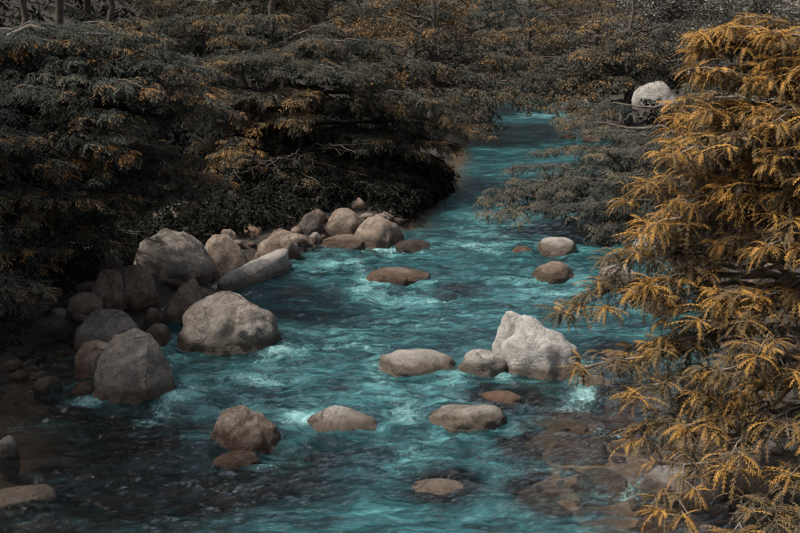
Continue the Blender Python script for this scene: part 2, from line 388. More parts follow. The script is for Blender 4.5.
rock((205, 205, 232, 224), 'dim brown rock deep under the overhanging branches', 'dark', 26, cuts=6)
rock((150, 200, 190, 226), 'earthy brown rock above the broad cracked boulder', 'brown', 27, cuts=7)
rock((240, 222, 262, 238), 'small rust-brown stone in the shade behind the speckled boulder', 'rust', 28, name='stone')
# --- margin stones lower left
rock((72, 378, 97, 391), 'small tan stone beside the foot of the tall grey boulder', 'brown', 29, name='stone')
rock((33, 373, 62, 386), 'knobbly pair-like stone in the dark shallows', 'grey', 30, name='stone', cuts=7)
rock((-3, 432, 19, 456), 'small round pale stone alone in the dark shallows', 'pale', 31, name='stone', cuts=3)
rock((-40, 491, 57, 510), 'flat pale slab barely above the dark water', 'pale', 32, .8, lump=.06, cuts=2, sink=-.06)
# --- in the stream
rock((366, 265, 433, 281), 'low flat reddish-grey boulder alone in midstream rapids', 'brown', 33, .6, lump=.06, cuts=4, box=.8)
rock((379, 346, 456, 373), 'pale rounded low boulder next to the peaked white one', 'pale', 34, .7, 4, lump=.06, cuts=2, peak=-.08)
rock((458, 346, 507, 373), 'squat buff stone squeezed against the peaked white boulder', 'pale', 35, .7, cuts=6)
rock((491, 308, 581, 375), 'peaked white boulder with cracked faces, tallest in midstream', 'white', 36, .75, 5, pts=[(-.66, 0, 1), (-.5, .2, .98), (-.8, -.15, .78), (-.25, -.35, .74), (.1, 0, .70), (.6, -.2, .55), (.85, 0, .44), (-.97, 0, .4), (.3, .5, .5), (.2, -.8, .45), (-.5, -.75, .5)], edge_p=22)
rock((428, 401, 507, 427), 'flat-topped boulder with pale top and dark wet sides', 'pale', 37, .8, 4, pts=[(-.55, -.3, .80), (.55, -.45, 1), (.78, .5, .92), (-.55, .5, .85), (-.95, 0, .3), (.96, 0, .5), (0, -.85, .55)], edge_p=18)
rock((306, 402, 379, 431), 'grey hump of rock with a long low tail to one side', 'pale', 38, .8, 4, pts=[(-.42, 0, 1), (-.15, .2, .95), (-.8, 0, .6), (.95, 0, .16), (.3, -.3, .62), (-.3, -.7, .5)], edge_p=9)
rock((209, 402, 283, 449), 'smooth reddish-brown domed boulder with white speckles in the rapids', 'brown', 39, .85, 5, lump=.07, pts=[(-.30, 0, 1), (-.05, .2, .97), (-.75, 0, .72), (.45, 0, .66), (.95, 0, .16), (-.2, -.75, .5), (-.93, 0, .4)], edge_p=5)
rock((212, 445, 259, 462), 'low speckled stone just below the smooth reddish dome', 'brown', 40, name='stone', lump=.06, sink=.03)
rock((408, 470, 472, 490), 'washed-over buff rock with water sliding across it', 'pale', 41, .7, lump=.05, cuts=2, sink=.065)
rock((476, 382, 523, 400), 'washed-over reddish slab below the peaked white boulder', 'rust', 42, .7, lump=.05, cuts=2, sink=.085)
rock((537, 235, 577, 252), 'low pale boulder in the stream above the twin-humped one', 'pale', 43, .7, lump=.06, cuts=3)
rock((532, 259, 577, 279), 'twin-humped brown boulder in the stream under the twig tips', 'brown', 44, .7, cuts=6)
rock((512, 244, 532, 251), 'little rust-coloured stone awash in the upper stream', 'rust', 45, name='stone')
rock((438, 285, 474, 294), 'awash grey-brown stone breaking the midstream riffle', 'brown', 46, name='stone', sink=.10)
rock((598, 340, 642, 362), 'low brown boulder awash behind the peaked white one', 'rust', 47, sink=.12)
rock((577, 372, 612, 386), 'small buff stone at the foot of the ochre branches', 'pale', 48, name='stone')
# --- right bank
rock((636, 462, 728, 500), 'bright white boulder under the lowest ochre fronds', 'white', 49, .8, 4, cuts=6, peak=.2, hard=.0006)
rock((676, 434, 716, 452), 'pale flat stone just behind the bright white boulder', 'white', 50, name='stone')
rock((762, 424, 816, 455), 'pale boulder on the gravel bank behind the ochre fronds', 'white', 51, cuts=6)
rock((724, 470, 790, 500), 'sandy brown rock on the gravel bank beside the white boulder', 'rust', 52)
rock((597, 219, 628, 242), 'pinkish-brown boulder below the dark overhanging boughs', 'rust', 53, cuts=6)
rock((628, 232, 668, 257), 'grey-pink boulder at the right bank below the dark boughs', 'pale', 54, cuts=6)
rock((655, 216, 694, 241), 'buff boulder on the right bank half hidden by ochre fronds', 'pale', 55, cuts=6)
rock((596, 262, 640, 284), 'pale low rock beneath the hanging twigs by the right bank', 'pale', 56)
rock((640, 285, 690, 312), 'grey rock behind the hanging ochre tufts', 'grey', 57)
rock((626, 80, 678, 107), 'large pale boulder far upstream among the grey trees', 'pale', 58, .8, cuts=4, lump=.08)
rock((592, 119, 610, 128), 'small rusty stone on the far bank', 'rust', 59, name='stone')
rock((596, 148, 642, 168), 'dark brown ledge rock at the far right waterline', 'brown', 60, .8)
rock((560, 133, 576, 139), 'tiny dark stone in the far calm reach', 'brown', 61, name='stone')
rock((582, 134, 602, 141), 'flat brown stone awash near the far right bank', 'rust', 62, name='stone')
rock((556, 96, 600, 111), 'buff rock at the head of the far reach', 'pale', 63)
rock((610, 186, 645, 207), 'brown boulder at the right waterline among the grey boughs', 'brown', 65)
# --- stones lying under water
CLEAR = [(*ground_at(px, py)[:2], .5, .5) for px, py in ((440, 484), (500, 394), (620, 352), (456, 291))]
def sunken(box_px, label, mat, seed, top=-.11):
    x0, y0, x1, y1 = box_px; P, F = rock_shape(seed, 4, lump=.06, cuts=3)
    g = ground_at(.5*(x0+x1), .5*(y0+y1), top); D = np.linalg.norm(g-np.array([0, 0, CAM_H])); th = math.atan2(CAM_H, g[1])
    rx = .5*(x1-x0)*D/FPX; ry = .5*(y1-y0)*D/FPX/math.sin(th)
    o = mesh_from('sunken_stone', P*np.array([rx, ry, .28]), F, ROCK[mat], smooth=True); o.location = (g[0], g[1], top-.27)
    tag(o, label, 'stone', 'stones under the water')
    ROCKS.append((g[0], g[1], rx, ry, .35)); CLEAR.append((g[0], g[1], rx, ry))
sunken((135, 440, 178, 462), 'dark brown stone under the lip of the smooth dark chute', 'brown', 70)
sunken((80, 460, 130, 482), 'brown stone under clear dark water in the left shallows', 'rust', 71)
sunken((20, 460, 70, 478), 'dim brown stone drowned beside the small round pale stone', 'rust', 72)
sunken((60, 480, 150, 515), 'wide brown stone drowned beside the flat pale slab', 'rust', 73)
sunken((555, 425, 612, 452), 'orange-brown stone drowned beside the ochre tree', 'rust', 74)
sunken((575, 460, 632, 492), 'rusty drowned stone in the shallows next to the bright white boulder', 'rust', 75)
sunken((515, 480, 575, 518), 'dark drowned hump with water folding over it', 'brown', 76, -.08)
sunken((600, 395, 650, 418), 'brown drowned stone under the ochre tufts', 'rust', 77)
sunken((500, 440, 548, 462), 'buff drowned stone below the flat-topped boulder', 'brown', 78)
sunken((635, 505, 700, 540), 'sandy drowned stone at the edge of the gravel bank', 'rust', 79)
sunken((90, 425, 125, 442), 'drowned brown stone off the foot of the tall grey boulder', 'brown', 80)
# loose cobbles on the bed, too many to count
cb = Buf(); Vc, Fc = ico(1)
for k in range(900):
    y = 10.5+rng.random()**1.6*14; x = xl(y)+rng.random()*(xr(y)-xl(y))
    if rng.random() > .25+.75*shallow(x, y): continue
    s = rng.uniform(.04, .13); P = Vc*np.array([s*rng.uniform(.8, 1.4), s, s*.55])*(1+.22*rng.normal(size=(len(Vc), 1)))
    a = rng.uniform(0, 6.3); P = np.stack([P[:, 0]*math.cos(a)-P[:, 1]*math.sin(a), P[:, 0]*math.sin(a)+P[:, 1]*math.cos(a), P[:, 2]], 1)
    cb.add(P+np.array([x, y, float(ground_z(x, y))+.1*s]), Fc)
tag(mesh_from('bed_cobbles', *cb.arrays(), ROCK['rust'], smooth=True), 'loose brown cobbles lying on the river bed', 'cobbles', kind='stuff')
gb = Buf()
for k in range(320):
    y = rng.uniform(11, 34); side = rng.random() < .6
    d = rng.random()**1.5*2.6; x = (xl(y)-d) if side else (xr(y)+d)
    s = rng.uniform(.04, .2)*(1 if rng.random() < .9 else 1.7); P = Vc*np.array([s*rng.uniform(.8, 1.5), s, s*.7])*(1+.18*rng.normal(size=(len(Vc), 1)))
    gb.add(P+np.array([x, y, float(ground_z(x, y))+.15*s]), Fc)
tag(mesh_from('bank_gravel', *gb.arrays(), ROCK['brown'], smooth=True), 'loose brown stones and gravel along both banks', 'gravel', kind='stuff')

# ------------------------------------------------------------------ water
wx = np.arange(-9.5, 9.6, .062); wy = [9.0]
while wy[-1] < 64: wy.append(wy[-1]+.056*max(1, wy[-1]/13)**1.15)
wy = np.array(wy); X0, Y = np.meshgrid(wx, wy)
X = X0+xc(Y)*.55+np.interp(Y, [9, 60], [-1.0, 1.0])
a_ = (X-xl(Y))/(xr(Y)-xl(Y))
C = lambda px, py: ground_at(px, py)[:2]
act = np.zeros_like(X); foam = np.zeros_like(X); lift = np.zeros_like(X); calm = np.zeros_like(X)
fdx = -np.gradient(xc(wy), wy)[:, None]*np.ones_like(X); fl = np.sqrt(1+fdx**2); fdx = fdx/fl; fdy = -1/fl
for (x, y, rx, ry, st) in ROCKS:
    if not (float(xl(y))+.25 < x < float(xr(y))-.2): continue
    dx, dy = X-x, Y-y
    s = dx*fdx+dy*fdy; t = dx*fdy-dy*fdx
    lift += .05*st*np.exp(-((s+ry*1.05)/(.25+.3*ry))**2-(t/(rx*1.0))**2)
    lift -= .05*st*np.exp(-((s-ry*1.15)/(.3+.3*ry))**2-(t/(rx*.8))**2)
    wk = np.exp(-np.maximum(s-ry*.6, 0)/(1.4*rx+.5))*np.exp(-((np.abs(t)-rx*(.75+.15*np.clip(s, 0, 4)))/(.28*rx+.10))**2)*sstep(-ry*.9, ry*.3, s)
    foam += .55*st*wk
    q = np.sqrt((s/(ry+.10))**2+(t/(rx+.10))**2)
    foam += .22*st*np.exp(-((q-1.05)/.12)**2)
    act += st*np.exp(-((s-ry-1.0)/1.5)**2-(t/(rx*1.6))**2)
FOAM = [(604, 205, 26, 16, .7), (470, 246, 45, 7, .75), (500, 225, 60, 14, .4), (412, 299, 40, 5, .6), (385, 290, 45, 6, .35), (340, 262, 34, 9, .55), (440, 300, 30, 4, .5), (350, 292, 30, 6, .5),
        (190, 392, 45, 9, .65), (250, 376, 40, 7, .65), (275, 352, 35, 8, .55), (225, 412, 40, 10, .6), (175, 438, 22, 9, .7), (120, 460, 50, 6, .35), (404, 402, 21, 17, 1.0), (408, 424, 14, 8, .8), (300, 417, 26, 9, .75),
        (552, 408, 26, 7, .95), (575, 397, 24, 6, .6), (540, 445, 16, 5, .7), (520, 330, 60, 10, .15), (380, 330, 70, 12, .30), (330, 345, 50, 9, .4), (570, 265, 20, 6, .4), (520, 285, 60, 10, .3), (560, 300, 40, 9, .3),
        (655, 430, 16, 10, .6), (600, 430, 30, 8, .35), (530, 115, 20, 4, .9), (520, 205, 40, 9, .35), (130, 425, 40, 10, .3), (430, 440, 30, 6, .25), (590, 395, 16, 8, .5), (540, 470, 40, 8, .25), (650, 262, 30, 8, .6), (300, 300, 30, 8, .3), (290, 330, 22, 6, .5)]
for (px, py, ax, ay, st) in FOAM:
    g = C(px, py); sx = ax*np.hypot(*g)/FPX; sy = abs(C(px, py-ay)[1]-C(px, py+ay)[1])*.5
    e = np.exp(-((X-g[0])/sx)**2-((Y-g[1])/sy)**2); foam += st*e; act += .6*st*e
for (px, py, ax, ay, st) in [(420, 510, 160, 32, 1.0), (300, 470, 130, 16, .9), (250, 515, 150, 30, .8), (100, 500, 120, 40, .8), (540, 130, 90, 30, .7), (330, 250, 50, 8, .7), (70, 460, 140, 50, 1.0), (300, 305, 40, 14, .6)]:
    g = C(px, py); sx = ax*np.hypot(*g)/FPX; sy = abs(C(px, py-ay)[1]-C(px, py+ay)[1])*.5
    calm = np.maximum(calm, st*np.exp(-(((X-g[0])/sx)**2+((Y-g[1])/sy)**2)**2))
rough = np.clip(.65+.8*act-.58*calm, .12, 1.6)
cs, sn = math.cos(math.radians(28)), math.sin(math.radians(28))
U = (X*cs-Y*sn); Vv = (X*sn+Y*cs)                       # crests lie across the slanting current
wz = fbm(X*.5, Y*.5, 5, 2)*.35
def ridge(u, v, z): return 1-np.abs(fbm(u, v, z, 3, .5))*1.7
h = .055*ridge(U*.55+wz, Vv*1.1+wz, 1.5)+.042*ridge(U*1.3+wz, Vv*2.8, 7.7)+.022*ridge(U*3.1+wz, Vv*6.5, 3.3)+.012*fbm(U*5, Vv*9, 2.2, 2, .6)
Zw = rough*(h-.085)+lift
far = sstep(26, 46, Y); Zw = Zw*(1-.35*far)
# smooth chute and drop below the row of stones
g1, g2, g3 = C(150, 463), C(300, 436), C(400, 428)
ledge = np.interp(X, [g1[0]-2, g1[0], g2[0], g3[0], g3[0]+2], [g1[1]-.1, g1[1], g2[1], g3[1], g3[1]+.6]); sd = Y-ledge
m_ = sstep(g1[0]-1, g1[0]+.3, X)*sstep(g3[0]+1.4, g3[0], X)
Zw += .10*m_*(sstep(-.30, .15, sd)-.5)*np.exp(-(sd/1.3)**2)
foam = foam*(1-.85*m_*np.exp(-((sd+.1)/.35)**2))
# foam on the sharpest crests, in streaks that follow the flow
crest = sstep(.62, .95, ridge(U*1.1+wz*2, Vv*1.9, 9.3))
strk = sstep(.05, .6, fbm(U*.7+3, Vv*1.2+1, 4.4, 4))
foam += (.34*crest*strk+.16*strk)*np.clip(1.1-calm*1.2, 0, 1)*sstep(.06, .22, a_)*sstep(1.0, .86, a_)
foam = np.clip(foam*.72*(.75+.7*fbm(X*1.3, Y*1.3, 8, 3)), 0, 1.2)
sh = shallow(X, Y); w_edge = np.minimum(a_, 1-a_)
turb = .80*sstep(.02, .16, a_)*(1-.72*sh)+.45*foam
turb = turb*sstep(.0, .05, 1-a_)
for (px, py, ax, ay, st) in [(270, 470, 90, 26, .55), (310, 500, 50, 18, .4), (330, 450, 60, 12, .4), (250, 250, 60, 20, .35), (300, 290, 40, 10, .4), (330, 252, 70, 9, .4), (90, 440, 110, 55, .8), (80, 510, 170, 40, .8), (230, 490, 80, 30, .35), (440, 490, 40, 16, .3), (500, 395, 40, 12, .45), (600, 440, 60, 60, .35), (260, 350, 70, 22, .3), (220, 420, 120, 26, .3), (320, 320, 50, 14, .3), (430, 225, 30, 14, .4)]:
    g = C(px, py); sx = ax*np.hypot(*g)/FPX; sy = abs(C(px, py-ay)[1]-C(px, py+ay)[1])*.5
    turb -= st*np.exp(-(((X-g[0])/sx)**2+((Y-g[1])/sy)**2))
for (px, py, ax, ay, st) in [(430, 515, 130, 24, .5), (500, 470, 60, 14, .3), (560, 530, 60, 20, .4), (350, 440, 60, 8, .3)]:
    g = C(px, py); sx = ax*np.hypot(*g)/FPX; sy = abs(C(px, py-ay)[1]-C(px, py+ay)[1])*.5
    turb += st*np.exp(-(((X-g[0])/sx)**2+((Y-g[1])/sy)**2))
for (x, y, rx, ry) in CLEAR: e = np.exp(-(((X-x)/(rx*1.15))**2+((Y-y)/(ry*1.15))**2)**2); turb -= .75*e; foam *= 1-.6*e
turb = np.clip(turb, .03, 1)
keep = (xl(Y)-1.2 < X) & (X < xr(Y)+1.2)
Q = grid_quads(len(wx), len(wy)); Q = Q[keep.ravel()[Q].any(1)]
Vw = np.stack([X, Y, Zw], -1).reshape(-1, 3)
used = np.unique(Q); re = np.zeros(len(Vw), np.int64); re[used] = np.arange(len(used))
riv = mesh_from('river', Vw[used], re[Q], WATER, smooth=True, attrs={'foam': foam.ravel()[used], 'turb': turb.ravel()[used], 'depth': np.clip(-ground_z(X, Y), 0, 2).ravel()[used]})
tag(riv, kind='structure')

# ------------------------------------------------------------------ foliage
def feather(L, w, az, p0, p1, nseg, jag=0.0, r=rng):
    """one narrow compound leaf: starts at pitch p0, arches over to pitch p1"""
    s = np.linspace(0, 1, nseg+1); pt = p0+(p1-p0)*s
    ds = L/nseg; hx = np.concatenate([[0], np.cumsum(np.cos(pt[:-1])*ds)]); hz = np.concatenate([[0], np.cumsum(np.sin(pt[:-1])*ds)])
    wd = w*np.clip(np.sin(math.pi*(s*.86+.10)), .12, 1)
    if jag: wd = wd*(1+jag*np.where(np.arange(nseg+1) % 2, 1, -1))
    roll = r.normal()*.5
    ca, sa = math.cos(az), math.sin(az)
    c = np.stack([hx*ca, hx*sa, hz], 1); side = np.array([-sa*math.cos(roll), ca*math.cos(roll), math.sin(roll)])
    A = c-side*wd[:, None]*.5; B = c+side*wd[:, None]*.5
    V = np.stack([A, B], 1).reshape(-1, 3); i = np.arange(nseg)*2
    return V, np.stack([i, i+1, i+3, i+2], 1)
def whorl(seed, n, L, w, spread, nseg, jag=0, droop=1.0):
    r = np.random.default_rng(seed); b = Buf()
    for k in range(n):
        az = r.uniform(-spread, spread); up = r.random()
        p0 = (-.35+1.1*up)*1.0; p1 = p0-(.9+.9*r.random())*droop
        V, Q = feather(L*r.uniform(.65, 1.15), w*r.uniform(.8, 1.2), az, p0, max(p1, -1.5), nseg, jag, r)
        V = V+np.array([r.uniform(-.25, .1)*L, 0, 0])
        b.add(V, Q, np.full(len(V), up), np.full(len(V), r.random()))
    V, Q = b.arrays(); return V, Q, b.attr(0), b.attr(1)
def pinnate(seed, n, L, pairs, pl, pw, spread):
    """n arching leaves, each a midrib with pairs of narrow leaflets"""
    r = np.random.default_rng(seed); b = Buf()
    for k in range(n):
        az = r.uniform(-spread, spread); up = r.random(); p0 = -.25+.8*up; p1 = p0-r.uniform(.6, 1.5); l = L*r.uniform(.7, 1.15)
        s = np.linspace(.12, 1, pairs); pt = p0+(p1-p0)*s; ds = l/pairs
        hx = np.cumsum(np.cos(pt)*ds); hz = np.cumsum(np.sin(pt)*ds); rd = r.random(); off = r.uniform(-.3, .05)*L
        for j in range(pairs):
            f = np.array([math.cos(az)*math.cos(pt[j]), math.sin(az)*math.cos(pt[j]), math.sin(pt[j])]); c = np.array([math.cos(az)*hx[j]+off, math.sin(az)*hx[j], hz[j]])
            lt = np.array([-math.sin(az), math.cos(az), 0])
            for sg in (-1, 1):
                d = lt*sg*.72+f*.62+np.array([0, 0, r.uniform(-.75, -.05)]); d /= np.linalg.norm(d)
                q = pl*(.55+.45*math.sin(math.pi*s[j]))*r.uniform(.8, 1.2); w = np.cross(d, np.array([0, 0, 1.])+.4*r.normal(size=3)); w *= pw*.5/(np.linalg.norm(w)+1e-6)
                V = np.array([c, c+d*q*.55+w, c+d*q, c+d*q*.55-w]); b.add(V, np.array([[0, 1, 2, 3]]), np.full(4, up), np.full(4, rd*.7+.3*r.random()))
    V, Q = b.arrays(); return V, Q, b.attr(0), b.attr(1)
def leaf_cloud(seed, n, R, size):
    """a tuft of small oval leaves, each a folded lozenge"""
    r = np.random.default_rng(seed); b = Buf()
    for k in range(n):
        p = r.normal(size=3)*R*.5; d = r.normal(size=3); d[2] = abs(d[2])*.4-.25; d /= np.linalg.norm(d)
        sd = np.cross(d, r.normal(size=3)); sd /= np.linalg.norm(sd); s = size*r.uniform(.6, 1.3)
        V = np.array([p, p+d*s*.5+sd*s*.28, p+d*s, p+d*s*.5-sd*s*.28]); b.add(V, np.array([[0, 1, 2, 3]]), np.full(4, r.random()), np.full(4, r.random()))
    V, Q = b.arrays(); return V, Q, b.attr(0), b.attr(1)
KIND = {}
def comb(seed, n, L, pairs, pl, pw, spread):
    r = np.random.default_rng(seed); b = Buf()
    for k in range(n):
        az = r.uniform(-spread, spread); up = r.random(); l = L*r.uniform(.5, 1.25); p0 = -.45+1.0*up; p1 = max(p0-r.uniform(.4, 1.5), -1.5)
        roll = r.normal()*.45; rd = r.random(); s = np.linspace(.05, 1, pairs); pt = p0+(p1-p0)*s; ds = l/pairs
        hx = np.cumsum(np.cos(pt)*ds); hz = np.cumsum(np.sin(pt)*ds); off = r.uniform(-.3, .0)*L
        side = np.array([-math.sin(az)*math.cos(roll), math.cos(az)*math.cos(roll), math.sin(roll)])
        for j in range(pairs):
            f = np.array([math.cos(az)*math.cos(pt[j]), math.sin(az)*math.cos(pt[j]), math.sin(pt[j])]); c = np.array([math.cos(az)*hx[j]+off, math.sin(az)*hx[j], hz[j]])
            q = pl*(.45+.55*math.sin(math.pi*(s[j]*.8+.12)))
            if j in (3, pairs-1):
                c0 = np.array([off, 0, 0]) if j == 3 else cm
                sw = side*.004; cm = c; b.add(np.array([c0-sw, c-sw, c+sw, c0+sw]), np.array([[0, 1, 2, 3]]), np.full(4, up), np.full(4, rd))
            d = f*.80; w = f*pw*.5
            for sg in (-1, 1):
                e = d*q+side*sg*q*.62+np.array([0, 0, -.25*q])
                b.add(np.array([c-w, c+e*.55-w*.7, c+e, c+e*.5+w*1.3]), np.array([[0, 1, 2, 3]]), np.full(4, up), np.full(4, rd))
    st = np.array([[-.32*L, -.004, 0], [.02*L, -.004, 0], [.02*L, .004, 0], [-.32*L, .004, 0]]); b.add(st, np.array([[0, 1, 2, 3]]), np.full(4, .3), np.full(4, .5))
    V, Q = b.arrays(); return V, Q, b.attr(0), b.attr(1)
KIND['near'] = [comb(100+i, 14, .27, 6, .042, .021, 2.5) for i in range(8)]
KIND['mid'] = [pinnate(160+i, 5, .29, 5, .112, .026, 1.7) for i in range(8)]
KIND['far'] = [pinnate(220+i, 4, .42, 3, .20, .055, 2.0) for i in range(8)]
KIND['low'] = [pinnate(260+i, 3, .45, 3, .22, .06, 3.1) for i in range(8)]
KIND['leafy'] = [leaf_cloud(700+i, 16, .34, .10) for i in range(8)]
KIND['bushy'] = [leaf_cloud(760+i, 14, .42, .15) for i in range(8)]
def build_leaves(name, kind, inst, mat, parent, origin, tint_amp=.45):
    """inst: list of (pos, yaw, pitch, scale, tint)"""
    pos = np.array([i[0] for i in inst])-origin; ya = np.array([i[1] for i in inst]); pt = np.array([i[2] for i in inst]); sc = np.array([i[3] for i in inst]); ti = np.array([i[4] for i in inst])
    T = KIND[kind]; wh = rng.integers(0, len(T), len(inst)); b = Buf()
    for v in range(len(T)):
        m = np.nonzero(wh == v)[0]
        if not len(m): continue
        V, Q, up, rd = T[v]
        cy, sy, cp, sp = np.cos(ya[m]), np.sin(ya[m]), np.cos(pt[m]), np.sin(pt[m])
        x = V[None, :, 0]*cp[:, None]-V[None, :, 2]*sp[:, None]; z = V[None, :, 0]*sp[:, None]+V[None, :, 2]*cp[:, None]; y = V[None, :, 1]+0*x
        R = np.stack([x*cy[:, None]-y*sy[:, None], x*sy[:, None]+y*cy[:, None], z], -1)*sc[m][:, None, None]+pos[m][:, None]
        nq = np.arange(len(m))[:, None, None]*len(V)+Q[None]
        tt = np.clip(ti[m][:, None]+tint_amp*(up[None]-.5), 0, 1); rr = np.clip(rd[None]*.6+.4*rng.random((len(m), 1)), 0, 1)  # raised leaves painted as sunlit, hanging ones as shaded
        b.add(R.reshape(-1, 3), nq.reshape(-1, 4), tt.ravel(), rr.ravel())
    V, Q = b.arrays()
    return mesh_from(name, V, Q, mat, parent, {'tint': b.attr(0), 'rnd': b.attr(1)})
def bez(p0, p1, p2, n):
    t = np.linspace(0, 1, n)[:, None]; return (1-t)**2*p0+2*t*(1-t)*p1+t*t*p2
def tree(name, label, base, height, tips, kind, mat, group=None, cat='tree', zone=.45, sub=.9, step=.26, lstep=.13, lscale=1.0, trunk_r=.16, tint=.35, tip_tint=.5, bark=None, lean=(0, 0), fronds=0, pitch=0.0, crown=True, rise=.35, flat=.30, dens=1.0, gap=None):
    base = np.array(base, float); base[2] = float(ground_z(base[0], base[1]))-.1
    root = empty(name, base); tag(root, label, cat, group); bark = bark or BARK
    top = base+np.array([lean[0], lean[1], height])
    tp = bez(base, base+np.array([lean[0]*.1, lean[1]*.1, height*.55]), top, 12)
    tp[1:-1, :2] += rng.normal(size=(10, 2))*.03*height**.5
    tb = Buf(); tr = trunk_r*np.linspace(1, .22, 12); tr[0] *= 1.5; tube(tb, tp-base, tr, 9)
    mesh_from('trunk', *tb.arrays(), bark, root, smooth=True)
    inst = []
    for tip in tips:
        tip = np.array(tip, float); f = np.clip((tip[2]-base[2])/max(height, .1)*.75+rng.uniform(-.05, .08), .10, .95)
        k = f*11; i = int(min(k, 10)); p0 = tp[i]+(tp[i+1]-tp[i])*(k-i)
        hz = np.hypot(*(tip-p0)[:2])
        mid = .5*(p0+tip)+np.array([0, 0, rise*hz*.45]); mid[:2] += rng.normal(size=2)*.12*hz
        n = 14; P = bez(p0, mid, tip, n); P[2:-1] += rng.normal(size=(n-3, 3))*.018*hz**.7
        Ll = np.linalg.norm(np.diff(P, axis=0), axis=1).sum()
        bb = Buf(); r0 = min(trunk_r*.42, .018+.012*Ll); tube(bb, P-base, np.linspace(r0, .006, n), 4)
        cum = np.concatenate([[0], np.cumsum(np.linalg.norm(np.diff(P, axis=0), axis=1))])
        z0 = Ll*(1-zone) if zone <= 1 else max(0, Ll-zone)
        s = z0; sgn = 1
        lt = tint+rng.normal()*.13+(.14*np.clip((tip[2]-2.6)/2, -1, 1) if fronds else 0)     # shade on the lower boughs painted in as a greyer tint
        while s < Ll:
            u = (s-z0)/max(Ll-z0, .01)
            p = np.array([np.interp(s, cum, P[:, a]) for a in range(3)]); q = np.array([np.interp(min(s+.1, Ll), cum, P[:, a]) for a in range(3)])
            q0 = np.array([np.interp(max(s-.1, 0), cum, P[:, a]) for a in range(3)]); d = (q-q0)/(np.linalg.norm(q-q0)+1e-9)
            yaw = math.atan2(d[1], d[0])+sgn*rng.uniform(.5, 1.15); sgn = -sgn
            sl_ = sub*(.35+.65*math.sin(math.pi*min(1, .22+.75*u)))*rng.uniform(.55, 1.15)
            e = p+np.array([math.cos(yaw)*sl_, math.sin(yaw)*sl_, rng.normal()*.12*sl_-flat*.35*sl_])
            mdp = .5*(p+e)+np.array([0, 0, flat*.45*sl_])
            tube(bb, np.array([p, e+np.array([0, 0, .12*flat*sl_])])-base, [.007, .003], 3)
            m = max(1, int(sl_/lstep*dens))
            for j in range(m):
                t = (j+.6)/m; c = (1-t)**2*p+2*t*(1-t)*mdp+t*t*e
                c = c+rng.normal(size=3)*np.array([.05, .05, .03])
                inst.append((c, yaw+rng.normal()*.45, pitch+rng.normal()*.18-.15*t, lscale*rng.uniform(.75, 1.2), lt+tip_tint*(.5*u+.5*t-.55)+rng.normal()*.10))  # tint rises to the bough tips, painting them as sunlit
            s += step*rng.uniform(.7, 1.3)
        inst.append((tip, math.atan2(*(tip-mid)[[1, 0]]), pitch-.1, lscale, lt+tip_tint*.5))
        mesh_from('branch', *bb.arrays(), bark, root, smooth=True)
    if gap:      # a window in the boughs
        gu, gv = project(np.array([i[0] for i in inst])); keep_ = ((gu-gap[0])/gap[2])**2+((gv-gap[1])/gap[3])**2 > 1
        inst = [x for x, k in zip(inst, keep_) if k]
    if fronds:
        P = np.array([i[0] for i in inst]); u, v = project(P); inside = (u > 540) & (u < 800) & (v > 10) & (v < 530)
        dist = np.linalg.norm(P-np.array([0, 0, CAM_H]), axis=1)+np.where(inside, 0, 100)
        order = np.argsort(dist); sel = set(order[:fronds].tolist())
        T = KIND[kind]; meshes = {}
        for i in sel:
            c, ya, pt, sc, ti = inst[i]; vi = int(rng.integers(0, len(T))); lv = int(np.clip(ti, 0, .99)*4)
            if (vi, lv) not in meshes:
                V, Q, up, rd = T[vi]
                o = mesh_from('frond', V, Q, mat, root, {'tint': np.clip((lv+.5)/4+.75*(up-.5), 0, 1), 'rnd': rd}); meshes[(vi, lv)] = o.data
            else:
                o = bpy.data.objects.new('frond', meshes[(vi, lv)]); COL.objects.link(o); o.parent = root
            o.location = c-base; o.rotation_euler = (0, -pt, ya); o.scale = (sc,)*3
        inst = [x for i, x in enumerate(inst) if i not in sel]
    if crown: tag(build_leaves('crown', kind, inst, mat, root, base, .75 if fronds else .45), kind='stuff')
    return root
def tips_px(L, j=.35):
    return [at(a, b, y)+rng.normal(size=3)*np.array([.1, j, .08]) for a, b, y in L]
def jit(rows, n, dx, dy, dd):
    """thicken a list of bough ends with neighbours of their own"""
    out = list(rows)
    for k in range(n):
        a, b, y = rows[k % len(rows)]; out.append((a+rng.uniform(-dx, dx), b+rng.uniform(-dy, dy), y+rng.uniform(-dd, dd)))
    return out
def round_tips(c, rx, ry, rz, n, zmin=.0):
    out = []
    while len(out) < n:
        v = rng.normal(size=3); v /= np.linalg.norm(v); v *= rng.uniform(.45, 1)
        p = np.array(c)+v*np.array([rx, ry, rz])
        if p[2] > float(ground_z(p[0], p[1]))+zmin: out.append(p)
    return out

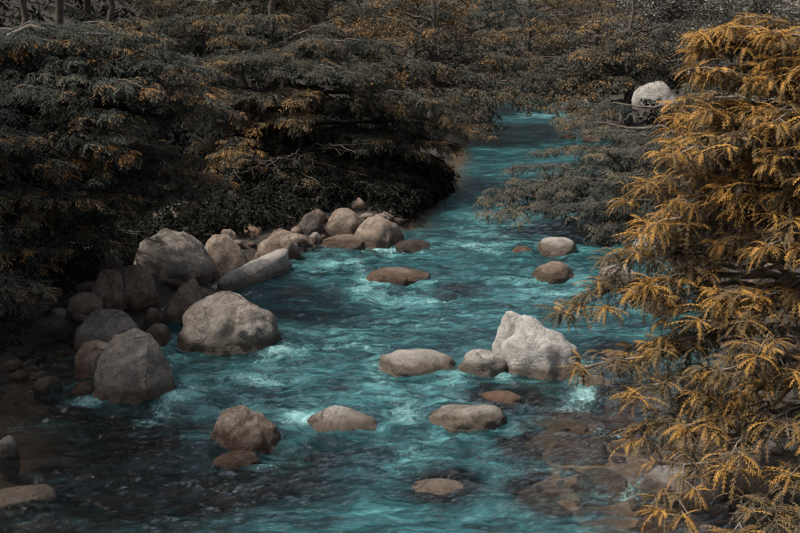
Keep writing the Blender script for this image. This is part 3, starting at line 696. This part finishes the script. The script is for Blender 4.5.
# right bank, close: ochre feathery tree
R1 = [(690, 42, 12.6), (735, 34, 12.2), (785, 30, 11.6), (668, 108, 12.8), (715, 70, 12.2), (775, 78, 11.6), (690, 128, 12.2), (745, 108, 11.9), (795, 128, 11.4), (655, 190, 12.4), (700, 172, 12.2), (760, 165, 11.6),
      (645, 238, 12.3), (690, 212, 12.0), (740, 222, 11.7), (790, 212, 11.3), (612, 288, 12.3), (640, 282, 12.0), (570, 312, 12.6), (603, 305, 12.3), (622, 345, 12.0), (668, 326, 11.8), (720, 298, 11.6), (770, 296, 11.2), (580, 372, 11.9),
      (622, 385, 11.6), (660, 372, 11.4), (712, 362, 11.3), (762, 356, 11.0), (645, 440, 11.2), (700, 425, 11.0), (750, 418, 10.9), (795, 395, 10.6), (618, 432, 11.5), (692, 490, 10.7), (738, 465, 10.7), (785, 478, 10.4), (665, 528, 10.3),
      (720, 515, 10.3), (810, 60, 11.2), (820, 180, 11), (815, 260, 10.8), (820, 340, 10.6), (815, 440, 10.3), (680, 268, 12.0), (735, 262, 11.6), (690, 395, 11.2), (740, 390, 11.0), (775, 535, 10.0), (705, 52, 12.3), (755, 55, 11.9), (730, 90, 12), (765, 110, 11.6), (700, 105, 12.2), (720, 140, 12), (775, 150, 11.4), (675, 165, 12.3), (725, 190, 11.8), (665, 215, 12.2), (790, 60, 11.4), (755, 200, 11.5), (715, 245, 11.8), (765, 250, 11.4), (785, 175, 11.2), (650, 262, 12.2), (630, 300, 12), (700, 330, 11.6), (650, 345, 11.7), (745, 330, 11.3)]
tree('ochre_tree', 'ochre and grey feathery tree with drooping fronds leaning over the right bank', (6.3, 12.6, 0), 5.2, tips_px(jit(R1, 16, 22, 18, .7), .2)+round_tips((6.6, 12.8, 3.6), 2.6, 2.4, 2.4, 26, .4),
     'near', LEAF['ochre'], 'feathery trees on the right bank', zone=1.15, sub=.42, step=.15, lstep=.13, trunk_r=.17, tint=.36, tip_tint=.9, bark=BARK_PALE, fronds=300, rise=.5, flat=.5)
# right bank, behind: grey tree reaching over the water
R2 = [(488, 203, 25), (510, 185, 26), (545, 178, 26.5), (505, 205, 25.5), (560, 205, 25), (590, 238, 24.2), (615, 212, 25), (575, 160, 27), (600, 185, 26), (640, 170, 26), (680, 150, 26), (560, 98, 30), (600, 108, 29), (540, 78, 31), (575, 70, 31),
      (620, 62, 30), (650, 118, 28), (610, 135, 28), (665, 190, 25), (690, 120, 27), (700, 90, 28), (640, 215, 24.5), (655, 140, 27), (600, 75, 31), (690, 62, 30), (590, 90, 30), (545, 205, 25), (700, 180, 25), (720, 130, 26), (655, 58, 31), (565, 122, 29.5), (585, 132, 28.5), (540, 92, 30.5), (525, 105, 30.5), (578, 108, 29.5), (520, 168, 27), (540, 150, 28), (600, 152, 27), (560, 188, 26), (590, 206, 25.5), (620, 236, 24.5), (575, 215, 25), (640, 240, 24), (625, 165, 26.5), (530, 192, 26), (605, 200, 25.5), (655, 160, 26)]
tree('grey_bough_tree', 'blue-grey tree stretching dark bare-limbed boughs out over the water', (8.6, 26.5, 0), 4.6, tips_px([t for t in jit(R2, 30, 22, 12, 1.0) if t[0] > 712 or t[1] > (138 if t[0] > 590 else 108)])+round_tips((9.2, 26.5, 3.2), 2.4, 2.4, 1.8, 14, .6), 'mid', LEAF['blue'], 'feathery trees on the right bank', zone=.52, sub=.82, step=.22, lstep=.155, trunk_r=.2, tint=.30, tip_tint=.5, rise=.12, gap=(650, 93, 30, 17))
R5 = [(540, 62, 43), (570, 52, 43), (600, 46, 43), (622, 42, 42), (560, 82, 42), (590, 72, 42), (528, 84, 43), (652, 55, 41), (640, 40, 42), (682, 45, 41), (515, 72, 44), (610, 88, 41), (575, 95, 41), (700, 65, 40), (690, 25, 42), (600, 20, 43), (640, 15, 43), (560, 30, 44), (545, 98, 42), (510, 95, 41), (528, 106, 40.5), (548, 112, 40), (565, 120, 39.5), (588, 126, 39), (505, 82, 42)]
tree('brown_bough_tree', 'brownish feathery tree on the far right bank beside the far pale boulder', (9.1, 44, 0), 5.4, tips_px(jit(R5, 16, 20, 8, 1.2)), 'far', LEAF['umber'], 'feathery trees on the right bank', zone=.55, sub=1.1, step=.34, lstep=.24, trunk_r=.2, tint=.36, tip_tint=.55, rise=.15, gap=(650, 93, 30, 17))
# left bank
L1 = [(30, 28, 20), (75, 30, 20.5), (115, 28, 20), (140, 55, 19.5), (188, 68, 19), (165, 62, 20), (20, 55, 19), (60, 52, 19), (100, 55, 18.8), (228, 100, 19.5), (205, 95, 19), (165, 98, 18.8), (120, 92, 18.4), (70, 92, 18.2), (20, 85, 18),
      (190, 118, 19.5), (140, 128, 18.5), (95, 135, 17.8), (40, 130, 17.4), (215, 160, 20.3), (180, 165, 19.8), (100, 165, 17.8), (55, 160, 17.2), (10, 150, 17), (130, 150, 18.6), (66, 214, 17.8), (30, 212, 17.2), (118, 238, 19.3), (90, 232, 18.8), (50, 250, 17.6), (10, 240, 16.8),
      (25, 300, 16.4), (8, 320, 16), (35, 275, 16.8), (5, 205, 16.6), (90, 190, 17.6), (150, 185, 19.2), (60, 185, 17.2), (120, 205, 18.6), (170, 190, 20.5), (150, 205, 20.2), (200, 185, 21), (225, 175, 21.5), (190, 205, 21.5), (100, 215, 19.5)]
tree('spreading_tree', 'spreading slate-green tree with layered feathery boughs and orange tips above the boulder heap', (-9.6, 19.6, 0), 5.0, tips_px(jit(L1, 30, 26, 12, .9))+round_tips((-10.2, 19.4, 3.8), 3.2, 2.8, 2.2, 26, .6), 'mid', LEAF['slate'], 'feathery trees on the left bank', zone=.55, sub=.80, step=.20, lstep=.13, trunk_r=.24, tint=.17, tip_tint=.90, rise=.30)
L2 = [(160, 25, 30), (200, 20, 30), (240, 14, 31), (290, 18, 31), (340, 25, 31), (390, 38, 31), (180, 60, 28.5), (230, 62, 28), (280, 72, 28), (330, 68, 28.5), (380, 72, 29), (420, 66, 30), (250, 96, 27.5), (205, 92, 28), (300, 100, 27.5), (350, 106, 28), (400, 104, 28.5), (440, 100, 29),
      (330, 140, 28.5), (380, 142, 29), (420, 148, 29.5), (452, 155, 30), (300, 126, 28), (262, 120, 27.5), (442, 182, 30), (415, 180, 29.5), (380, 176, 29.5), (345, 168, 29), (230, 128, 27.5), (270, 45, 29.5), (320, 48, 29.5), (360, 52, 30), (220, 40, 29.5), (465, 130, 30.5), (470, 110, 31), (240, 165, 27), (280, 172, 27), (320, 185, 27.5), (360, 193, 28), (400, 198, 28.5), (250, 192, 26.6), (300, 202, 27), (235, 150, 28), (250, 140, 29), (225, 120, 29)]
tree('umber_tree', 'broad brown-topped tree overhanging the dark left bank beyond the boulders', (-3.6, 31.5, 0), 5.2, tips_px(jit(L2, 48, 26, 10, 1.2)), 'mid', LEAF['umber'], 'feathery trees on the left bank', zone=.55, sub=1.05, step=.26, lstep=.16, lscale=1.2, trunk_r=.26, tint=.25, tip_tint=.60, rise=.25)
L3 = [(360, 8, 42), (400, 14, 42), (440, 6, 43), (422, 36, 41), (460, 44, 42), (482, 78, 41), (512, 88, 40), (500, 98, 39), (472, 108, 39), (440, 70, 41), (490, 62, 43), (470, 20, 44), (500, 30, 44), (455, 90, 40), (480, 122, 39), (515, 62, 43)]
tree('drooping_tree', 'grey-brown feathery tree drooping into the far reach of the stream', (1.2, 42.5, 0), 5.6, tips_px(jit(L3, 24, 18, 8, 1.4)), 'far', LEAF['umber'], 'feathery trees on the left bank', zone=.55, sub=1.2, step=.36, lstep=.24, trunk_r=.26, tint=.30, tip_tint=.5, rise=.2)
# second rank on the slopes
def big(name, label, px, y, h, r, n, kind, mat, group, tint=.3, tt=.4, zc=.62, sub=1.2, step=.36, lstep=.24, lscale=1.0, bark=None, trunk_r=.13, zone=.6, rise=.2, **kw):
    x = (px-400)/FPX*y*1.02; g = float(ground_z(x, y))
    tree(name, label, (x, y, 0), h, round_tips((x, y, g+h*zc), r, r, h*.45, n, .5), kind, mat, group, zone=zone, sub=sub, step=step, lstep=lstep, lscale=lscale, trunk_r=trunk_r, tint=tint, tip_tint=tt, bark=bark, rise=rise, **kw)
G = 'trees rising behind the stream'
big('leafy_tree', 'tree with small bronze leaves topping the drooping grey-brown tree', 415, 49, 7.5, 3.6, 60, 'bushy', LEAF['umber'], G, .70, .4, .45, sub=1.0)
big('olive_tree', 'dull olive tree on the slope behind the brown-topped tree', 250, 41, 8, 4.6, 70, 'far', LEAF['olive'], G, .30, .5, .45)
big('slope_tree', 'slim straight tree on the left slope rising above the layered boughs', 38, 33, 9, 2.6, 22, 'far', LEAF['slate'], G, .3, .4, .8, trunk_r=.13)
big('slope_tree', 'slightly stouter straight tree between two others on the left slope', 76, 34.5, 9, 2.6, 22, 'far', LEAF['olive'], G, .3, .4, .8, trunk_r=.15)
big('slope_tree', 'forked dim tree on the left slope nearest the brown-topped tree', 122, 36, 9, 3.0, 26, 'bushy', LEAF['olive'], G, .3, .4, .75)
big('silver_tree', 'silver-grey small-leaved tree behind the ochre tree', 748, 38, 6.4, 3.0, 76, 'leafy', LEAF['silver'], G, .42, .3, .50, sub=.9, step=.3, lstep=.2)
big('silver_tree', 'silver-grey small-leaved tree with dark gaps, further along from the ochre tree', 812, 36, 6.8, 3.0, 60, 'leafy', LEAF['silver'], G, .40, .3, .50, sub=.9, step=.3, lstep=.2)
big('far_tree', 'dull brown feathery tree standing behind the far pale boulder', 590, 61, 8.5, 4.6, 46, 'far', LEAF['olive'], G, .45, .4, .34)
big('far_tree', 'rust-tipped tree closing off the head of the far reach', 525, 66, 9, 4.6, 46, 'far', LEAF['umber'], G, .55, .5, .32)
big('far_tree', 'grey tree behind the far pale boulder on the right slope', 660, 56, 8, 4.4, 46, 'bushy', LEAF['silver'], G, .30, .3, .4)
big('far_tree', 'dark tree in the gap above the drooping tree', 465, 58, 8.5, 4.2, 50, 'far', LEAF['slate'], G, .2, .3, .38)
big('far_tree', 'bushy dim tree high on the right slope', 760, 52, 8, 4.6, 50, 'bushy', LEAF['silver'], G, .25, .3, .4)
big('far_tree', 'olive tree high on the left slope over the bronze-leaved tree', 330, 56, 9, 5, 50, 'far', LEAF['olive'], G, .35, .4, .38)
big('far_tree', 'dark olive tree high on the left slope behind the slim trunks', 100, 48, 9, 5, 46, 'far', LEAF['olive'], G, .2, .3, .38)
big('far_tree', 'dusky tree on the left slope above the olive one', 190, 58, 10, 5.5, 46, 'far', LEAF['olive'], G, .25, .3, .38)

tw = [(300, 200, 26.5), (330, 215, 26.8), (365, 180, 27.5), (345, 150, 27), (285, 190, 26), (240, 195, 25.5), (260, 170, 26), (400, 200, 28), (380, 215, 27.5), (310, 165, 26.5), (215, 180, 25.5), (330, 185, 26.5), (420, 210, 28.5), (270, 210, 26), (350, 225, 27)]
tree('bare_shrub', 'tangle of bare twigs in the dark hollow under the brown-topped tree', (-2.6, 28.5, 0), 2.6, tips_px(jit(tw, 10, 30, 15, .6)), 'mid', LEAF['olive'], None, 'shrub', zone=.5, sub=.7, step=.3, trunk_r=.06, crown=False)
tw = [(112, 262, 20.5), (130, 290, 20), (150, 255, 20.8), (95, 280, 20), (165, 240, 21.2), (70, 300, 19), (120, 235, 20.8)]
tree('bare_shrub', 'thin leafless twigs hanging over the split pair of brown rocks', (-7.6, 21.5, 0), 2.0, tips_px(jit(tw, 5, 20, 12, .4)), 'mid', LEAF['olive'], None, 'shrub', zone=.5, sub=.5, step=.3, trunk_r=.045, crown=False)
big('silver_tree', 'silver-grey small-leaved tree standing over the far pale boulder', 690, 58, 8, 4.6, 70, 'leafy', LEAF['silver'], G, .45, .3, .45, sub=1.0, step=.34, lstep=.26, lscale=1.5)
# low undergrowth on the banks
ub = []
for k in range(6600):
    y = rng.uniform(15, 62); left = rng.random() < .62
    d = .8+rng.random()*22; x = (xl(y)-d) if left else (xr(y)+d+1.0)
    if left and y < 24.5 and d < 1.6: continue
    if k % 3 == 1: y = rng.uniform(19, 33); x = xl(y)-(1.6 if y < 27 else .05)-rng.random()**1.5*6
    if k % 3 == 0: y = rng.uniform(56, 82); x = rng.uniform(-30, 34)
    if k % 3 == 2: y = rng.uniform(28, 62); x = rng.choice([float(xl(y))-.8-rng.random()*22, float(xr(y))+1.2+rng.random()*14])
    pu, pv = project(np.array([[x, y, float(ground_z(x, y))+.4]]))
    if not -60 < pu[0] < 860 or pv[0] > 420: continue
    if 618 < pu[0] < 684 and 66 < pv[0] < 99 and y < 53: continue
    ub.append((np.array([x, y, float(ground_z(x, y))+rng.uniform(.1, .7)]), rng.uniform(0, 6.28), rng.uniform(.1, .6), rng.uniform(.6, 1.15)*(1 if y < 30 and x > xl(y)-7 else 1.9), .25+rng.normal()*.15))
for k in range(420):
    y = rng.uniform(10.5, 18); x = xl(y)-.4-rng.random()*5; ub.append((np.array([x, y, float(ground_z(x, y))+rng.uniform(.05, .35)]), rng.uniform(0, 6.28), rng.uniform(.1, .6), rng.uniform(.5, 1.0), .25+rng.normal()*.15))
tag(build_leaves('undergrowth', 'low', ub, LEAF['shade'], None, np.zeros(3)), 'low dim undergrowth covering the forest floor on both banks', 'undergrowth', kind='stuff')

# unseen tall trees, added so their shade lies over the bank
for k, (x, y, lab) in enumerate([(-9.8, 12.4, 'unseen tall tree added for shade, downstream of the layered tree'), (-10.9, 15.8, 'unseen tall tree added for shade beside the layered tree'), (-17.5, 21, 'unseen tall tree added for shade right behind the layered tree'), (-13.5, 28, 'unseen tall tree added for shade on the left slope between the layered and the brown-topped tree')]):
    g = float(ground_z(x, y))
    tree('added_shade_tree', lab, (x, y, 0), 10, round_tips((x+.6, y, g+6.5), 4.2, 4.2, 3.6, 34, 2), 'low', LEAF['olive'], 'added shade trees on the left bank', zone=.6, sub=1.4, step=.4, lstep=.26, lscale=1.2, trunk_r=.3, tint=.3)
